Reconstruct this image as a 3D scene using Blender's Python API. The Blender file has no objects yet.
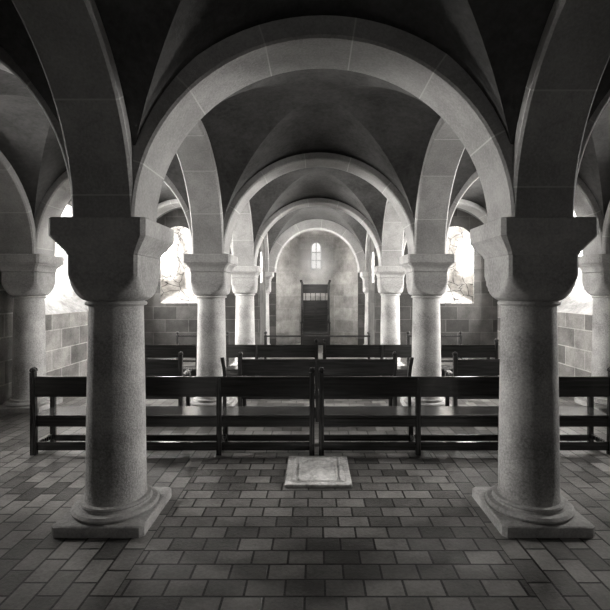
import bpy, bmesh, math, random
from mathutils import Vector, Matrix, noise
random.seed(7)
S = bpy.context.scene
COL = S.collection
PI = math.pi

# ---------------------------------------------------------------- camera, world, exposure
FPX = 449.0
CX = -0.06
cd = bpy.data.cameras.new('camera')
cam = bpy.data.objects.new('camera', cd); COL.objects.link(cam)
cd.sensor_width = 36; cd.lens = FPX / 610 * 36
cam.location = (CX, 0, 1.8); cam.rotation_euler = (PI / 2, 0, 0)
cd.shift_x = -10 / 610; cd.shift_y = -15 / 610
cd.clip_start = 0.05; cd.clip_end = 200
S.camera = cam
S.view_settings.view_transform = 'Standard'
S.view_settings.look = 'None'
S.view_settings.exposure = 1.4
S.view_settings.gamma = 1
S.view_settings.use_curve_mapping = False
w = bpy.data.worlds.new('world'); S.world = w; w.use_nodes = True
w.node_tree.nodes['Background'].inputs[0].default_value = (0.9, 0.92, 1, 1)
w.node_tree.nodes['Background'].inputs[1].default_value = 0.0
E_SIDE, E_EAST, E_APSE, E_LANCET_FILL = 95.0, 11.0, 0.5, 28.0
E_CHOIR, E_BACK_FILL = 100.0, 2.4     # glass strengths: daylight, and fill for the added back and apse-side windows

# ---------------------------------------------------------------- materials
def ramp(nt, fac, stops):
    r = nt.nodes.new('ShaderNodeValToRGB')
    e = r.color_ramp.elements
    while len(e) < len(stops): e.new(0.5)
    for k, (p, c) in enumerate(stops):
        e[k].position = p; e[k].color = (*c, 1)
    nt.links.new(fac, r.inputs[0]); return r.outputs[0]
def g(v): return (v * 1.0, v * .985, v * 0.965)
def base(name, rough=0.85, spec=0.3):
    m = bpy.data.materials.new(name); m.use_nodes = True
    b = m.node_tree.nodes['Principled BSDF']
    b.inputs['Roughness'].default_value = rough
    b.inputs['Specular IOR Level'].default_value = spec
    return m, m.node_tree, b
def noise_n(nt, vec, scale, detail=6, rough=0.6):
    n = nt.nodes.new('ShaderNodeTexNoise'); n.inputs['Scale'].default_value = scale
    n.inputs['Detail'].default_value = detail; n.inputs['Roughness'].default_value = rough
    nt.links.new(vec, n.inputs['Vector']); return n.outputs['Fac']
def mth(nt, op, a, b=None):
    n = nt.nodes.new('ShaderNodeMath'); n.operation = op
    for i, v in enumerate((a, b)):
        if v is None: continue
        if isinstance(v, (int, float)): n.inputs[i].default_value = v
        else: nt.links.new(v, n.inputs[i])
    return n.outputs[0]
def mixc(nt, f, a, b, mode='MIX'):
    n = nt.nodes.new('ShaderNodeMix'); n.data_type = 'RGBA'; n.blend_type = mode
    for i, v in ((0, f), (6, a), (7, b)):
        if isinstance(v, (int, float)): n.inputs[i].default_value = v
        elif isinstance(v, tuple): n.inputs[i].default_value = (*v, 1)
        else: nt.links.new(v, n.inputs[i])
    return n.outputs[2]
def bump(nt, b, h, strength=0.4, dist=0.02):
    n = nt.nodes.new('ShaderNodeBump'); n.inputs['Strength'].default_value = strength
    n.inputs['Distance'].default_value = dist
    nt.links.new(h, n.inputs['Height']); nt.links.new(n.outputs[0], b.inputs['Normal'])
def coord(nt, which='Object'):
    return nt.nodes.new('ShaderNodeTexCoord').outputs[which]

def stone(name, lo, hi, grain=34, b=0.35, joints=False, jcol=0.5):
    m, nt, bs = base(name)
    c = coord(nt)
    n1 = noise_n(nt, c, 2.2, 5); n2 = noise_n(nt, c, grain, 4, 0.7)
    f = mth(nt, 'ADD', mth(nt, 'MULTIPLY', n1, 0.55), mth(nt, 'MULTIPLY', n2, 0.45))
    col = ramp(nt, f, [(0.36, g(lo)), (0.62, g(hi))])
    if joints:                       # joints between the arch stones, along the arc length kept in the UV map
        uv = coord(nt, 'UV'); sp = nt.nodes.new('ShaderNodeSeparateXYZ'); nt.links.new(uv, sp.inputs[0])
        fr = mth(nt, 'FRACT', mth(nt, 'DIVIDE', sp.outputs[1], 0.66))
        j = mth(nt, 'MULTIPLY', mth(nt, 'LESS_THAN', fr, 0.017), 0.8)
        cell = nt.nodes.new('ShaderNodeTexWhiteNoise'); cell.noise_dimensions = '1D'
        nt.links.new(mth(nt, 'FLOOR', mth(nt, 'DIVIDE', sp.outputs[1], 0.66)), cell.inputs['W'])
        col = mixc(nt, mth(nt, 'MULTIPLY', cell.outputs['Value'], 0.3), col, g(lo * 0.8))
        col = mixc(nt, j, col, g(jcol))
    nt.links.new(col, bs.inputs['Base Color'])
    bump(nt, bs, n2, b, 0.012)
    return m
def blocks(name, lo, hi, mort, bw, rh, axes='XZ', msize=0.012, b=0.5, rot=0.0, wear=True, rough=0.85, spec=0.3):
    m, nt, bs = base(name, rough, spec)
    c = coord(nt)
    mp = nt.nodes.new('ShaderNodeMapping'); nt.links.new(c, mp.inputs[0])
    if axes == 'XZ': mp.inputs['Rotation'].default_value = (-PI / 2, 0, 0)
    if axes == 'YZ':
        sp = nt.nodes.new('ShaderNodeSeparateXYZ'); nt.links.new(c, sp.inputs[0])
        cb = nt.nodes.new('ShaderNodeCombineXYZ')
        nt.links.new(sp.outputs[1], cb.inputs[0]); nt.links.new(sp.outputs[2], cb.inputs[1])
        nt.links.new(cb.outputs[0], mp.inputs[0])
    if axes == 'XY': mp.inputs['Rotation'].default_value = (0, 0, rot)
    vec = mp.outputs[0]
    if axes == 'XY':                 # outside the middle strip the tiles are laid lengthwise
        m2 = nt.nodes.new('ShaderNodeMapping'); nt.links.new(c, m2.inputs[0]); m2.inputs['Rotation'].default_value = (0, 0, PI / 2)
        sp = nt.nodes.new('ShaderNodeSeparateXYZ'); nt.links.new(c, sp.inputs[0])
        vec = mixc(nt, mth(nt, 'GREATER_THAN', mth(nt, 'ABSOLUTE', sp.outputs[0]), 1.24), mp.outputs[0], m2.outputs[0])
    br = nt.nodes.new('ShaderNodeTexBrick'); nt.links.new(vec, br.inputs['Vector'])
    br.inputs['Scale'].default_value = 1; br.inputs['Brick Width'].default_value = bw
    br.inputs['Row Height'].default_value = rh; br.inputs['Mortar Size'].default_value = msize
    br.inputs['Mortar Smooth'].default_value = 0.3
    br.inputs['Color1'].default_value = (*g(lo), 1); br.inputs['Color2'].default_value = (*g(hi), 1)
    br.inputs['Mortar'].default_value = (*g(mort), 1)
    n1 = noise_n(nt, c, 3.1, 6); n2 = noise_n(nt, c, 40, 4, 0.7)
    f = mth(nt, 'ADD', mth(nt, 'MULTIPLY', n1, 0.6), mth(nt, 'MULTIPLY', n2, 0.4))
    col = mixc(nt, 1.0, br.outputs['Color'], ramp(nt, f, [(0.36, g(0.55)), (0.62, g(1.25))]), 'MULTIPLY')
    nt.links.new(col, bs.inputs['Base Color'])
    h = mth(nt, 'SUBTRACT', mth(nt, 'MULTIPLY', n2, 0.5), br.outputs['Fac'])
    bump(nt, bs, h, b, 0.015)
    return m
def wood(name, lo, hi, rough=0.17, axis=0):
    m, nt, bs = base(name, rough, 0.6)
    c = coord(nt); mp = nt.nodes.new('ShaderNodeMapping'); nt.links.new(c, mp.inputs[0])
    sc = [22, 22, 22]; sc[axis] = 1.2; mp.inputs['Scale'].default_value = sc
    n = noise_n(nt, mp.outputs[0], 1.6, 6)
    nt.links.new(ramp(nt, n, [(0.3, g(lo)), (0.7, g(hi))]), bs.inputs['Base Color'])
    bump(nt, bs, n, 0.1, 0.003)
    r = nt.nodes.new('ShaderNodeMapRange'); nt.links.new(n, r.inputs[0])
    r.inputs[3].default_value = rough - 0.06; r.inputs[4].default_value = rough + 0.08
    nt.links.new(r.outputs[0], bs.inputs['Roughness'])
    return m
def glow(name, strength):
    m = bpy.data.materials.new(name); m.use_nodes = True; nt = m.node_tree; nt.nodes.clear()
    o = nt.nodes.new('ShaderNodeOutputMaterial'); e = nt.nodes.new('ShaderNodeEmission')
    e.inputs[0].default_value = (1, 0.975, 0.94, 1); e.inputs[1].default_value = strength
    nt.links.new(e.outputs[0], o.inputs[0]); return m

M_SHAFT = stone('granite_shaft', 0.16, 0.5, 60, 0.5)
M_CAP = stone('granite_capital', 0.22, 0.46, 45, 0.4)
M_ARCH = stone('arch_stone', 0.22, 0.42, 50, 0.35, True, 0.5)
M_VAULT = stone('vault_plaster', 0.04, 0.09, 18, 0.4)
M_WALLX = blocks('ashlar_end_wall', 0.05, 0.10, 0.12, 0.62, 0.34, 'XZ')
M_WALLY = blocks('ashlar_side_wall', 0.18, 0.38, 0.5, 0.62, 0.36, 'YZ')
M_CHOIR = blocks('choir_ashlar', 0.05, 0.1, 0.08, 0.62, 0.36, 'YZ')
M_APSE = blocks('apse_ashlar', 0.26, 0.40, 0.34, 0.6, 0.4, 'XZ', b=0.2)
M_RUB = stone('rubble_reveal', 0.3, 0.85, 9, 1.0)
_nt = M_RUB.node_tree; _b = _nt.nodes['Principled BSDF']; _src = _b.inputs['Base Color'].links[0].from_socket
_w = _nt.nodes.new('ShaderNodeTexNoise'); _w.inputs['Scale'].default_value = 3.0
_c = coord(_nt); _nt.links.new(_c, _w.inputs['Vector'])
_v = _nt.nodes.new('ShaderNodeTexVoronoi'); _v.feature = 'DISTANCE_TO_EDGE'; _v.inputs['Scale'].default_value = 3.6
_nt.links.new(mixc(_nt, 0.12, _c, _w.outputs['Color']), _v.inputs['Vector'])
_e = ramp(_nt, _v.outputs['Distance'], [(0.0, g(0.06)), (0.045, g(1.0))])
_nt.links.new(mixc(_nt, 1.0, _src, _e, 'MULTIPLY'), _b.inputs['Base Color'])
M_REV = stone('side_reveal_stone', 0.07, 0.2, 14, 0.6)
M_FLOOR = blocks('floor_tiles', 0.07, 0.24, 0.010, 0.24, 0.155, 'XY', 0.009, 0.5, rough=0.3, spec=0.5)
M_WOOD = wood('dark_oak', 0.018, 0.05)
M_WOOD_Y = wood('dark_oak_posts', 0.02, 0.055, 0.26, 2)
M_IRON = stone('window_iron', 0.02, 0.04)
M_GS = glow('daylit_side_glass', E_SIDE)
M_GE = glow('daylit_east_glass', E_EAST)
M_GA = glow('daylit_apse_glass', E_APSE)
M_GB = glow('back_fill_glass', E_BACK_FILL)
M_GC = glow('daylit_choir_glass', E_CHOIR)
M_GL = glow('lancet_fill_glass', E_LANCET_FILL)

# ---------------------------------------------------------------- mesh helpers
def link(name, bm, mat, parent=None, smooth=False, loc=None):
    me = bpy.data.meshes.new(name); bm.normal_update(); bm.to_mesh(me); bm.free()
    me.materials.append(mat)
    if smooth:
        for p in me.polygons: p.use_smooth = True
    o = bpy.data.objects.new(name, me); COL.objects.link(o)
    if parent: o.parent = parent
    if loc: o.location = loc
    return o
def thing(name, label, cat, loc=(0, 0, 0), rz=0, group=None):
    o = bpy.data.objects.new(name, None); COL.objects.link(o); o.empty_display_size = 0.1
    o.location = loc; o.rotation_euler = (0, 0, rz); tag(o, label, cat, group); return o
def tag(o, label, cat, group=None):
    o['label'] = label; o['category'] = cat
    if group: o['group'] = group
    return o
def struct(o): o['kind'] = 'structure'; return o
def box(bm, x0, x1, y0, y1, z0, z1, bev=0.0):
    r = bmesh.ops.create_cube(bm, size=1)
    for v in r['verts']:
        v.co = Vector((x0 + (v.co.x + .5) * (x1 - x0), y0 + (v.co.y + .5) * (y1 - y0), z0 + (v.co.z + .5) * (z1 - z0)))
    if bev > 0:
        es = {e for v in r['verts'] for e in v.link_edges}
        bmesh.ops.bevel(bm, geom=list(es), offset=bev, segments=2, affect='EDGES', profile=0.5)
def rings(bm, rs, closed=True, cap=True):
    L = [[bm.verts.new(p) for p in r] for r in rs]
    n = len(L[0])
    for a, b in zip(L, L[1:]):
        for i in range(n if closed else n - 1):
            j = (i + 1) % n
            bm.faces.new((a[i], a[j], b[j], b[i]))
    if cap:
        bm.faces.new(list(reversed(L[0]))); bm.faces.new(L[-1])
    return L
def lathe(bm, prof, seg=40, cx=0, cy=0):
    rings(bm, [[(cx + r * math.cos(2 * PI * i / seg), cy + r * math.sin(2 * PI * i / seg), z) for i in range(seg)] for r, z in prof])
def squircle(a, r, z, seg=72):
    out = []
    for i in range(seg):
        t = 2 * PI * (i + .5) / seg
        q = min(a / max(abs(math.cos(t)), abs(math.sin(t))), r)
        out.append((q * math.cos(t), q * math.sin(t), z))
    return out
def autosmooth(o, ang=35):
    me = o.data
    for p in me.polygons: p.use_smooth = True
    bm = bmesh.new(); bm.from_mesh(me)
    for e in bm.edges:
        if len(e.link_faces) == 2 and e.calc_face_angle(0) > math.radians(ang): e.smooth = False
    bm.to_mesh(me); bm.free()

# ---------------------------------------------------------------- plan
ROW = [-3.0, 0.3, 3.6, 6.9, 10.2, 13.5]      # depth of the column rows
AX = 1.65                                     # nave half width between column axes
OX = 4.45                                     # axis of the columns along the side walls
WX = 4.78                                     # side wall plane
ZS = 2.33                                     # top of the abacus
EAST = 13.62
BACK = -3.2
TOPZ = 4.5

# ---------------------------------------------------------------- floor
bm = bmesh.new()
box(bm, -WX - .1, WX + .1, BACK - .1, EAST + 2.4, -0.2, 0)
struct(link('floor', bm, M_FLOOR))

# ---------------------------------------------------------------- vaults
bm = bmesh.new()
def bay(cx, cy, ax, ay, rx, ry, H, dome):
    N, T = 28, 10
    for sw in (0, 1):
        A, B, RA, RB = (ax, ay, rx, ry) if sw == 0 else (ay, ax, ry, rx)
        for sg in (-1, 1):
            grid = []
            for i in range(N + 1):
                u = RA * math.sin(-PI / 2 + PI * i / N)
                col = []
                for k in range(T + 1):
                    lo = abs(u) / RA * RB
                    v = lo + (B - lo) * k / T
                    z = ZS + H * math.sqrt(max(0, 1 - (u / RA) ** 2)) + dome * (1 - (u / A) ** 2) * (1 - (v / B) ** 2)
                    x, y = (u, v * sg) if sw == 0 else (v * sg, u)
                    z += 0.007 * noise.noise(Vector((cx + x, cy + y, 0)) * 1.7)
                    col.append(bm.verts.new((cx + x, cy + y, z)))
                grid.append(col)
            for i in range(N):
                for k in range(T):
                    try: bm.faces.new((grid[i][k], grid[i + 1][k], grid[i + 1][k + 1], grid[i][k + 1]))
                    except ValueError: pass
AC = (AX + OX) / 2; AH = (OX - AX) / 2
for r0, r1 in zip(ROW, ROW[1:]):
    cy = (r0 + r1) / 2
    bay(0, cy, AX, 1.65, 1.50, 1.50, 1.50, 0.27)
    for s in (-1, 1): bay(s * AC, cy, AH, 1.65, AH - .15, 1.50, 1.50, 0.15)
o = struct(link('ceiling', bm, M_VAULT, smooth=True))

# ---------------------------------------------------------------- walls with arched openings
def arch_top(u, h):
    c, hw, sill, spring, rise = h
    t = (u - c) / hw
    return spring + rise * math.sqrt(max(0, 1 - t * t))
def wall(name, u0, u1, holes, f, mat, top=TOPZ, thick=None):
    """f(u, z) gives the point; holes are (centre, half width, sill, spring, rise)"""
    bm = bmesh.new(); us = {u0, u1}
    for h in holes:
        for k in range(25): us.add(round(h[0] - h[1] * math.cos(PI * k / 24), 5))
    us = sorted(us)
    def quad(a, b, za0, zb0, za1, zb1):
        if za1 - za0 < 1e-4 and zb1 - zb0 < 1e-4: return
        bm.faces.new([bm.verts.new(f(*p)) for p in ((a, za0), (b, zb0), (b, zb1), (a, za1))])
    for a, b in zip(us, us[1:]):
        m = (a + b) / 2
        h = next((h for h in holes if abs(m - h[0]) < h[1]), None)
        if h:
            if h[2] > 0: quad(a, b, 0, 0, h[2], h[2])
            quad(a, b, arch_top(a, h), arch_top(b, h), top, top)
        else: quad(a, b, 0, 0, top, top)
    bmesh.ops.remove_doubles(bm, verts=bm.verts, dist=1e-4)
    return struct(link(name, bm, mat))
def outline(hw, sill, spring, rise, n=16, ns=6):
    p = [(-hw + 2 * hw * i / ns, sill) for i in range(ns)]
    p += [(hw, sill + (spring - sill) * i / ns) for i in range(ns)]
    p += [(hw * math.cos(PI * i / n), spring + rise * math.sin(PI * i / n)) for i in range(n)]
    p += [(-hw, spring - (spring - sill) * i / ns) for i in range(ns)]
    return p
WN = [0]
def window(inner, outer, depth, put, matg, rough=0.0, bars=(1, 2), mat=None, fixed=0.0):
    """a splayed reveal from the wall face outwards, glass and iron bars at the outer end; put(u, d, z)"""
    WN[0] += 1
    e = bpy.data.objects.new('window_%d' % WN[0], None); COL.objects.link(e); struct(e)
    e.empty_display_size = .1
    A, B = outline(*inner[1:]), outline(*outer[1:])
    bm = bmesh.new(); rs = []
    K = 12
    for k in range(K + 1):
        t = k / K; ring = []
        for (ua, za), (ub, zb) in zip(A, B):
            u = inner[0] + ua + (outer[0] + ub - inner[0] - ua) * t; z = za + (zb - za) * t
            p = Vector(put(u, depth * t, z))
            if 0 < k and rough:
                q = p * 5.5
                p += noise.noise_vector(q) * rough * min(1, t * 4) + noise.noise_vector(q * 2.7) * rough * .5 * min(1, t * 4)
            ring.append(p)
        rs.append(ring)
    rings(bm, rs, True, False)
    ro = link('reveal', bm, mat or M_RUB, e); autosmooth(ro, 60)
    bm = bmesh.new()
    bm.faces.new([bm.verts.new(put(outer[0] + u * 1.15, depth + .0, outer[2] + (z - outer[2]) * 1.06 - .02)) for u, z in B])
    link('pane', bm, matg, e)
    bm = bmesh.new()
    hw, sl, sp_, ri = outer[1:]
    w_ = .012
    def bar(u0, u1, z0, z1):
        ps = [Vector(put(u, d, z)) for u in (u0, u1) for d in (depth - .05, depth - .02) for z in (z0, z1)]
        vs = [bm.verts.new(p) for p in ps]
        for f in ((0, 1, 3, 2), (4, 6, 7, 5), (0, 4, 5, 1), (2, 3, 7, 6), (0, 2, 6, 4), (1, 5, 7, 3)): bm.faces.new([vs[i] for i in f])
    for i in range(bars[0]):
        u = outer[0] - hw + 2 * hw * (i + 1) / (bars[0] + 1); bar(u - w_, u + w_, sl, arch_top(u, outer))
    for i in range(bars[1]):
        z = sl + (sp_ + ri * .6 - sl) * (i + 1) / (bars[1] + 1); bar(outer[0] - hw, outer[0] + hw, z - w_, z + w_)
    link('bars', bm, M_IRON, e)
    return e
# side walls: one deep splayed window per bay from the second bay on
side_c = [5.25, 8.55, 11.05]
SH = [(c, h_, 1.36, 2.65, h_) for c, h_ in zip(side_c, (.5, .78, .5))]
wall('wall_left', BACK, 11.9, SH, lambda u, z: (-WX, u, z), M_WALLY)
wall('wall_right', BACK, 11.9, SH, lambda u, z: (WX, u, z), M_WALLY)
for s in (-1, 1):
    for c, h in zip(side_c, SH):
        window(h, (c, h[1] * (.54 if c > 6 else .3), 2.05, 2.85, h[1] * .5), 0.85, lambda u, d, z, s=s: (s * (WX + d), u, z), M_GS, 0.03, mat=M_REV)
# back wall with a dim window added behind the viewer to lift dark faces
BH = (0, .5, 1.6, 2.7, .5)
wall('wall_back', -WX, WX, [BH], lambda u, z: (u, BACK, z), M_WALLX)
window(BH, (0, .4, 1.7, 2.7, .4), .5, lambda u, d, z: (u, BACK - d, z), M_GB, 0.0, (2, 4), M_REV)
# east wall with the apse opening and two rubble niches
AP = 1.24
EH = [(s * 3.665 + 0.0, 0.49, 1.45, 3.0, 0.49) for s in (-1, 1)]
NW = 1.52                                    # inner face of the walls that close the last nave bay
AEND = 11.9                                  # end wall of the aisles
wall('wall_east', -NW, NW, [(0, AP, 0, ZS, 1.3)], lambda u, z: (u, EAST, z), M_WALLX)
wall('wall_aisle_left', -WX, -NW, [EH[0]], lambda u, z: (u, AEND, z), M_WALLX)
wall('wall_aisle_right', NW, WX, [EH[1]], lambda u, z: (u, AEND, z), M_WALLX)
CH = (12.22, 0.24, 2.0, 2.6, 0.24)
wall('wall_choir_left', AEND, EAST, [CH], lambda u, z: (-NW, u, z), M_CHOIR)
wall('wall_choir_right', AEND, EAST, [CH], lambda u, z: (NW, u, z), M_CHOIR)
for s in (-1, 1): window(CH, (12.22, 0.2, 2.1, 2.6, 0.2), 0.3, lambda u, d, z, s=s: (s * (NW + d), u, z), M_GC, 0.0, (1, 2), M_REV)
for s, h in zip((-1, 1), EH):
    window(h, (s * 4.2, 0.2, 2.3, 3.02, 0.2), 0.75, lambda u, d, z: (u, AEND + d, z), M_GE, 0.07)

# ---------------------------------------------------------------- apse
P = [(-1.32, EAST), (-1.32, 14.5), (-0.58, 15.25), (0.58, 15.25), (1.32, 14.5), (1.32, EAST)]
ATOP = 3.55
def seg(a, b):
    L = math.dist(a, b)
    return L, lambda u, z: (a[0] + (b[0] - a[0]) * u / L, a[1] + (b[1] - a[1]) * u / L, z)
names = ['wall_apse_left', 'wall_apse_north', 'wall_apse_middle', 'wall_apse_south', 'wall_apse_right']
for i in range(5):
    L, f = seg(P[i], P[i + 1]); hs = []
    if i in (0, 4): hs = [(L / 2, 0.22, 1.5, 2.75, 0.22)]
    if i == 2: hs = [(L / 2 - .02, 0.19, 2.45, 3.27, 0.19)]
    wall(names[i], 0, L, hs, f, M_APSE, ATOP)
    if hs:
        a, b = P[i], P[i + 1]
        nx, ny = -(b[1] - a[1]) / L, (b[0] - a[0]) / L          # outwards
        put = lambda u, d, z, f=f, nx=nx, ny=ny: (f(u, z)[0] + nx * d, f(u, z)[1] + ny * d, z)
        h = hs[0]
        if i == 2: window(h, (h[0], 0.15, 2.55, 3.28, 0.15), 0.28, put, M_GA, 0.0, (1, 2), M_APSE)
        else: window(h, (h[0], 0.17, 1.6, 2.7, 0.17), 0.3, put, M_GL, 0.0, (1, 2), M_APSE)  # side lancets added out of sight to light the apse
bm = bmesh.new()
c0 = Vector((0, EAST))
rings(bm, [[(c0.x + (p[0] - c0.x) * math.cos(PI / 2 * k / 10), c0.y + (p[1] - c0.y) * math.cos(PI / 2 * k / 10) + 0, ATOP + .45 * math.sin(PI / 2 * k / 10)) for p in P] for k in range(10)] , False, False)
struct(link('ceiling_apse', bm, M_APSE))

# ---------------------------------------------------------------- arches
def arch(name, cx, cy, direction, R, H, hw, label, th=0.10, group=None, side=None):
    bm = bmesh.new(); uv = bm.loops.layers.uv.new('UVMap')
    N = 40; rs = []; Ls = []; L = 0; prev = None
    off = random.random() * .5
    for i in range(N + 1):
        t = PI * i / N; c, s = math.cos(t), math.sin(t)
        pi_, pe = (R * c, H * s), ((R + th) * c, (H + th) * s)
        if prev: L += math.dist(prev, pi_)
        prev = pi_; Ls.append(L + off)
        w0, w1 = (-hw, hw) if side is None else side
        b = 0.018
        pb = ((R + b) * c, (H + b) * s)
        sec = [(pe, w0), (pb, w0), (pi_, w0 + b), (pi_, w1 - b), (pb, w1), (pe, w1)]
        rs.append([((p[0], q, p[1]) if direction == 'x' else (q, p[0], p[1])) for p, q in sec])
    V = [[bm.verts.new(p) for p in r] for r in rs]
    us = [0, th, th, th + 2 * hw, th + 2 * hw, 2 * th + 2 * hw]
    for i in range(N):
        for k in range(5):
            f = bm.faces.new((V[i][k], V[i][k + 1], V[i + 1][k + 1], V[i + 1][k]))
            for l, (a, b2) in zip(f.loops, ((i, k), (i, k + 1), (i + 1, k + 1), (i + 1, k))): l[uv].uv = (us[b2], Ls[a])
    bm.faces.new(V[0]); bm.faces.new(list(reversed(V[-1])))
    bmesh.ops.recalc_face_normals(bm, faces=bm.faces)
    o = link(name, bm, M_ARCH, loc=(cx, cy, ZS)); autosmooth(o, 30)
    tag(o, label, 'arch', group); return o
HW = 0.23
nave_lab = {0: 'unseen round stone arch behind the viewer', 1: 'round stone arch overhead, just in front of the viewer',
            2: 'nearest wide pale stone arch, springing from the two big front columns',
            3: 'middle wide round arch across the nave, on the second pair of columns',
            4: 'bright-edged round arch across the nave on the small farthest free columns',
            5: 'innermost dim arch framing the apse with the little lancet window'}
rn = {1: 'overhead row', 2: 'front big columns', 3: 'second pair of columns', 4: 'far small columns', 5: 'end wall', 0: 'back wall'}
for k, y in enumerate(ROW):
    if k == 5: arch('stone_arch', 0, y, 'x', 1.24, 1.30, HW, nave_lab[5], 0.30)
    else: arch('stone_arch', 0, y, 'x', 1.415, 1.36 if k == 2 else 1.415, .25 if k == 2 else HW, nave_lab[k], .16 if k == 2 else .10)
    for s in ((-1, 1) if k < 5 else ()):
        sd = 'left' if s < 0 else 'right'
        arch('aisle_arch', s * AC, y, 'x', AH - .24, 1.40, HW, 'narrow stone arch across the %s aisle beside the %s' % (sd, rn[k]))
for k in range(5):
    cy = (ROW[k] + ROW[k + 1]) / 2
    nm = ['behind the viewer', 'above the viewer, reaching the front big column', 'from front big column to second column',
          'from second column to far small column', 'from far small column to end wall'][k]
    for s in (-1, 1):
        sd = 'left' if s < 0 else 'right'
        arch('arcade_arch', s * AX, cy, 'y', 1.40, 1.40, HW, 'lengthwise arch %s nave side, %s' % (sd, nm))
        # arch against the side wall
        arch('wall_arch', s * OX, cy, 'y', 1.37, 1.37, .3, 'stone arch against the %s wall %s' % (sd, ['behind the viewer', 'beside the viewer', 'of the first window bay', 'of the second window bay', 'of the last window bay'][k]),
             side=((-.33, .24) if s < 0 else (-.24, .33)))

# ---------------------------------------------------------------- columns
def column(x, y, label, plain, group):
    t = thing('column', label, 'column', (x, y, 0), 0, group)
    bm = bmesh.new()
    rings(bm, [squircle(.34, 9, 0), squircle(.34, 9, .07), squircle(.33, 9, .078), squircle(.33, .335, .08)])
    lathe(bm, [(.30, .08), (.322, .09), (.326, .105), (.31, .122), (.272, .128), (.262, .142), (.268, .152), (.262, .165), (.234, .17)], 48)
    b = link('base', bm, M_CAP, t); autosmooth(b, 30)
    bm = bmesh.new()
    prof = [(.234, .17), (.226, .19)]
    for k in range(1, 13):
        z = .19 + (1.66 - .19) * k / 12
        prof.append((.226 - .022 * (k / 12) ** 1.3, z))
    prof += [(.204, 1.68)]
    lathe(bm, prof, 56)
    sh = link('shaft', bm, M_SHAFT, t); autosmooth(sh, 30)
    bm = bmesh.new()
    rr = [squircle(.3, r, z) for r, z in ((.203, 1.675), (.224, 1.68), (.232, 1.693), (.224, 1.708), (.212, 1.713))]
    a = .262; N = 16
    for k in range(N + 1):
        q = k / N
        r = .212 + (a * 1.42 - .212) * math.sin(q * PI / 2) ** 0.9 if q < 1 else a * 1.43
        rr.append(squircle(a, r, 1.715 + .335 * (1 - math.cos(q * PI / 2)) ** .8))
    rr.append(squircle(a, 9, 2.062))
    rings(bm, rr)
    cp = link('capital', bm, M_CAP, t); autosmooth(cp, 32)
    bm = bmesh.new()
    if plain:
        pr = [(.262, 2.062), (.268, 2.068), (.272, 2.085), (.348, 2.188), (.355, 2.20), (.355, 2.322), (.348, ZS)]
    else:
        pr = [(.25, 2.062), (.27, 2.075), (.272, 2.11), (.282, 2.135), (.30, 2.16), (.322, 2.178), (.325, 2.19), (.345, 2.195), (.352, 2.21), (.352, 2.315), (.345, ZS)]
    rings(bm, [squircle(q, 9, z) for q, z in pr])
    ab = link('abacus', bm, M_CAP, cp); autosmooth(ab, 25)
    return t
cl = {1: ('beside the viewer', True), 2: ('front', True), 3: ('second', False), 4: ('far', False)}
for k in range(0, 6):
    y = ROW[k]
    for s in (-1, 1):
        sd = 'left' if s < 0 else 'right'
        if k == 2: lab = 'biggest nearest round stone column on the %s, with a heavy block capital' % sd
        elif k == 3: lab = 'mid-distance stone column on the %s of the nave, with a moulded capital' % sd
        elif k == 4: lab = 'slim distant stone column on the %s, edging the bright apse' % sd
        elif k == 5: lab = 'dim stone column engaged in the end wall at the %s of the apse' % sd
        elif k == 1: lab = 'stone column beside the viewer on the %s' % sd
        else: lab = 'stone column at the back wall on the %s of the nave' % sd
        column(s * AX, y if k < 5 else y - .02, lab, k <= 2, 'columns of the nave')
        wl = {0: 'at the back wall', 1: 'beside the viewer', 2: 'level with the front big column', 3: 'nearest visible one along its wall, before the splayed window',
              4: 'beyond the splayed window, beside the far rubble niche', 5: 'in the far corner beside the rubble niche'}[k]
        if k < 5: column(s * OX, y, 'stone column along the %s wall %s' % (sd, wl), False, 'columns along the side walls')

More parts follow.
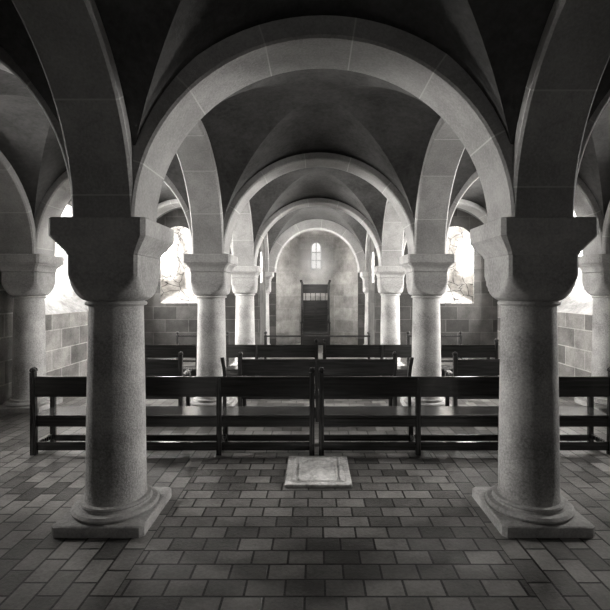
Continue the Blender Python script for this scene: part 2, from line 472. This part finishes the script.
# ---------------------------------------------------------------- benches
def bench(X0, X1, Y, label, group, cross=()):
    t = thing('bench', label, 'bench', ((X0 + X1) / 2, Y, 0), 0, group)
    x0, x1 = -(X1 - X0) / 2, (X1 - X0) / 2
    L = x1 - x0; n = max(2, int(round(L / 1.03)) + 1)
    pw = .027
    bm = bmesh.new(); box(bm, x0 + .02, x1 - .02, -.012, .018, .635, .855, .006)
    br = link('back_board', bm, M_WOOD, t)
    bm = bmesh.new(); box(bm, x0 + .02, x1 - .02, .0, .40, .40, .43, .008)
    link('seat', bm, M_WOOD, t)
    bm = bmesh.new(); box(bm, x0 + .03, x1 - .03, .005, .03, .305, .398, .004)
    link('seat_rail', bm, M_WOOD, t)
    bm = bmesh.new(); box(bm, x0 + .03, x1 - .03, .01, .035, .045, .135, .004)
    link('stretcher', bm, M_WOOD, t)
    bm = bmesh.new(); box(bm, x0 + .03, x1 - .03, .36, .385, .03, .10, .004)
    link('stretcher', bm, M_WOOD, t)
    for i in range(n):
        x = x0 + pw + (L - 2 * pw) * i / (n - 1)
        end = i in (0, n - 1)
        bm = bmesh.new()
        top = .90 if end else .84
        pr = [(.0, .06), (.25, .052), (.42, .05), (.64, .048), (top, .044)]
        rr = []
        for z, d in pr:
            lean = -.0 if z < .43 else -.02 * (z - .43)
            rr.append([(x - pw, -.018 + lean, z), (x + pw, -.018 + lean, z), (x + pw, -.018 + d + lean, z), (x - pw, -.018 + d + lean, z)])
        if end:
            for q, zz in ((.8, top + .006), (1.12, top + .014), (1.15, top + .03), (.85, top + .048), (.3, top + .056)):
                rr.append([(x - pw * q, .002 - .022 * q, zz), (x + pw * q, .002 - .022 * q, zz), (x + pw * q, .002 + .024 * q, zz), (x - pw * q, .002 + .024 * q, zz)])
        rings(bm, rr); link('leg', bm, M_WOOD_Y, t)
        bm = bmesh.new(); box(bm, x - pw, x + pw, .345, .395, 0, .61 if end else .40, .006)
        link('leg', bm, M_WOOD_Y, t)
        if end:
            bm = bmesh.new()
            rings(bm, [[(x - pw * 1.1, y, z0), (x + pw * 1.1, y, z0), (x + pw * 1.1, y, z0 + .03), (x - pw * 1.1, y, z0 + .03)]
                       for y, z0 in ((.02, .62), (.12, .612), (.25, .604), (.36, .61), (.41, .622), (.43, .61))])
            link('armrest', bm, M_WOOD_Y, t)
        bm = bmesh.new(); box(bm, x - .016, x + .016, .03, .36, .07, .12, .004)
        link('foot_rail', bm, M_WOOD_Y, t)
    for x in cross:                    # tall curved book post rising from the seat front
        bm = bmesh.new()
        xl = x - (X0 + X1) / 2
        s = 1 if xl > 0 else -1
        rings(bm, [[(xl + c - .018, .40, z), (xl + c + .018, .40, z), (xl + c + .018, .445, z), (xl + c - .018, .445, z)]
                   for z, c in ((0, 0), (.5, 0), (.8, 0), (.88, -.008 * s), (.95, -.022 * s), (1.0, -.03 * s))])
        link('tall_post', bm, M_WOOD_Y, t)
    return t
G = 'dark oak benches in rows across the crypt'
bench(-3.16, -.066, 4.9, 'nearest long dark bench left of centre, passing behind the big left column', G, (-1.13,))
bench(-.016, 3.2, 4.9, 'nearest long dark bench right of centre, passing behind the big right column', G, (1.06,))
bench(-1.11, 1.06, 6.14, 'second bench from the front, short one in the middle of the nave', G)
bench(-3.0, -1.87, 6.14, 'bench in the left aisle in line with the second row, before the column', G)
bench(1.83, 3.0, 6.14, 'bench in the right aisle in line with the second row, before the column', G)
bench(-3.15, -.012, 7.76, 'long bench of the third row on the left, behind the mid-distance column', G)
bench(.078, 3.1, 7.76, 'long bench of the third row on the right, behind the mid-distance column', G)
def rail(X0, X1, Y, label, n):
    t = thing('kneeling_rail', label, 'rail', ((X0 + X1) / 2, Y, 0), 0, 'thin wooden rails before the apse')
    h = (X1 - X0) / 2
    bm = bmesh.new(); box(bm, -h, h, -.035, .035, .825, .855, .008); link('hand_rail', bm, M_WOOD, t)
    bm = bmesh.new(); box(bm, -h, h, -.012, .012, .30, .34, .004); link('lower_rail', bm, M_WOOD, t)
    bm = bmesh.new(); box(bm, -h, h, .06, .30, .10, .14, .006)
    for k in range(n): x = -h + .05 + (2 * h - .1) * k / (n - 1); box(bm, x - .02, x + .02, -.02, .28, 0, .10)
    link('kneeler', bm, M_WOOD, t)
    for k in range(n):
        x = -h + .03 + (2 * h - .06) * k / (n - 1)
        bm = bmesh.new(); box(bm, x - .025, x + .025, -.025, .025, 0, .83, .005); p = link('post', bm, M_WOOD_Y, t)
        if k in (0, n - 1):
            bm = bmesh.new(); lathe(bm, [(.02, .85), (.026, .862), (.014, .872), (.03, .888), (.037, .908), (.03, .93), (.01, .942)], 16, x, 0)
            autosmooth(link('finial', bm, M_WOOD_Y, p), 40)
rail(-1.12, 1.09, 9.35, 'middle thin rail with ball finials across the nave before the apse', 3)
rail(-2.95, -1.85, 9.35, 'thin wooden rail in the left aisle before the rubble niche', 2)
rail(1.85, 3.0, 9.35, 'thin wooden rail in the right aisle before the rubble niche', 2)

# ---------------------------------------------------------------- carved slab in the floor
t = thing('grave_slab', 'pale worn carved stone slab lying in the tiled floor before the front benches', 'slab', (-.03, 4.44, 0))
bm = bmesh.new()
box(bm, -.31, .31, -.36, .36, 0, .03, .01)
link('slab_border', bm, stone('slab_stone', .26, .8, 22, .9), t)
bm = bmesh.new()
NX, NY = 60, 70; gv = []
for i in range(NX + 1):
    r_ = []
    for j in range(NY + 1):
        x, y = -.26 + .52 * i / NX, -.31 + .62 * j / NY
        e = min(1, min(i, NX - i) / 3) * min(1, min(j, NY - j) / 3)
        ax_, top_ = abs(x), .10 + math.sqrt(max(0, .19 ** 2 - x * x)) if abs(x) < .19 else -.3
        rim = 1 if (ax_ > .215 or y < -.27 or y > .285) else 0          # raised border
        arc = 1 if (.165 < math.hypot(x, max(0, y - .06)) < .19) else 0      # round-headed panel
        d_ = min(math.hypot(x / .05, (y - .12) / .055), math.hypot(x / .085, (y + .07) / .15))
        body = max(0, 1 - d_ ** 2)                                        # worn figure: head and robe
        fig = .012 * rim + .010 * arc + .022 * body + .004 * noise.noise(Vector((x * 22, y * 22, 0)))
        r_.append(bm.verts.new((x, y, .028 + e * (.003 + fig))))
    gv.append(r_)
for i in range(NX):
    for j in range(NY): bm.faces.new((gv[i][j], gv[i + 1][j], gv[i + 1][j + 1], gv[i][j + 1]))
link('slab_relief', bm, bpy.data.materials['slab_stone'], t, smooth=True)

# ---------------------------------------------------------------- high-backed chair in the apse
t = thing('high_back_chair', 'tall dark wooden high-backed chair with a row of spindles, standing in the apse', 'chair', (-.045, 14.2, 0))
hw = .42
for s in (-1, 1):
    bm = bmesh.new(); box(bm, s * hw - .035, s * hw + .035, -.03, .04, 0, 2.0, .008)
    rings(bm, [[(s * hw + s * dx + a_ * .04, -.03 + b_ * .07, z) for a_, b_ in ((-1, 0), (1, 0), (1, 1), (-1, 1))] for z, dx in ((2.0, 0), (2.03, .012), (2.07, .03), (2.11, .035), (2.12, .02))])
    link('back_post', bm, M_WOOD_Y, t)
    bm = bmesh.new(); box(bm, s * hw - .03, s * hw + .03, -.55, -.49, 0, .78, .006); link('leg', bm, M_WOOD_Y, t)
    bm = bmesh.new(); box(bm, s * hw - .04, s * hw + .04, -.58, 0, .78, .82, .008); link('armrest', bm, M_WOOD, t)
bm = bmesh.new(); box(bm, -hw, hw, -.01, .03, 1.93, 1.98, .004); link('top_rail', bm, M_WOOD, t)
bm = bmesh.new(); box(bm, -hw, hw, .0, .02, 1.74, 1.93, .002); box(bm, -hw, hw, -.01, .03, 1.70, 1.74, .004); link('upper_panel', bm, M_WOOD, t)
for k in range(5):
    x = -hw + .035 + (2 * hw - .07) * (k + .5) / 5
    bm = bmesh.new(); lathe(bm, [(.008, 1.46), (.014, 1.49), (.008, 1.51), (.015, 1.58), (.008, 1.65), (.013, 1.68), (.008, 1.71)], 12, x, .01)
    link('spindle', bm, M_WOOD_Y, t)
bm = bmesh.new(); box(bm, -hw, hw, -.01, .03, 1.43, 1.475, .004); box(bm, -hw, hw, .0, .022, .45, 1.43, .003)
for s in (-1, 1): box(bm, s * .2 - .16, s * .2 + .16, -.012, .0, .85, 1.36, .004)
link('lower_panel', bm, M_WOOD, t)
bm = bmesh.new(); box(bm, -hw, hw, -.56, 0, .42, .47, .008); link('seat', bm, M_WOOD, t)
bm = bmesh.new(); box(bm, -hw, hw, -.54, -.52, .12, .42, .004); link('front_panel', bm, M_WOOD, t)

# ---------------------------------------------------------------- misty volume added for the glow around the apse window
bm = bmesh.new(); bmesh.ops.create_uvsphere(bm, u_segments=32, v_segments=20, radius=1)
for v in bm.verts: v.co = Vector((v.co.x * .95, v.co.y * .42, v.co.z * 1.0))
mh = bpy.data.materials.new('apse_glow_haze'); mh.use_nodes = True; nt = mh.node_tree; nt.nodes.clear()
ou = nt.nodes.new('ShaderNodeOutputMaterial'); vs = nt.nodes.new('ShaderNodeVolumeScatter')
mp = nt.nodes.new('ShaderNodeMapping'); nt.links.new(coord(nt), mp.inputs[0]); mp.inputs['Scale'].default_value = (1 / .95, 1 / .42, 1)
gr = nt.nodes.new('ShaderNodeTexGradient'); gr.gradient_type = 'QUADRATIC_SPHERE'; nt.links.new(mp.outputs[0], gr.inputs[0])
nt.links.new(mth(nt, 'MULTIPLY', gr.outputs['Fac'], 4.5), vs.inputs['Density'])
nt.links.new(vs.outputs[0], ou.inputs['Volume'])
hz = link('glow_haze', bm, mh, loc=(-.02, 14.78, 2.75)); hz['kind'] = 'stuff'; tag(hz, 'misty volume added for the soft glow around the small apse window', 'glow_haze')
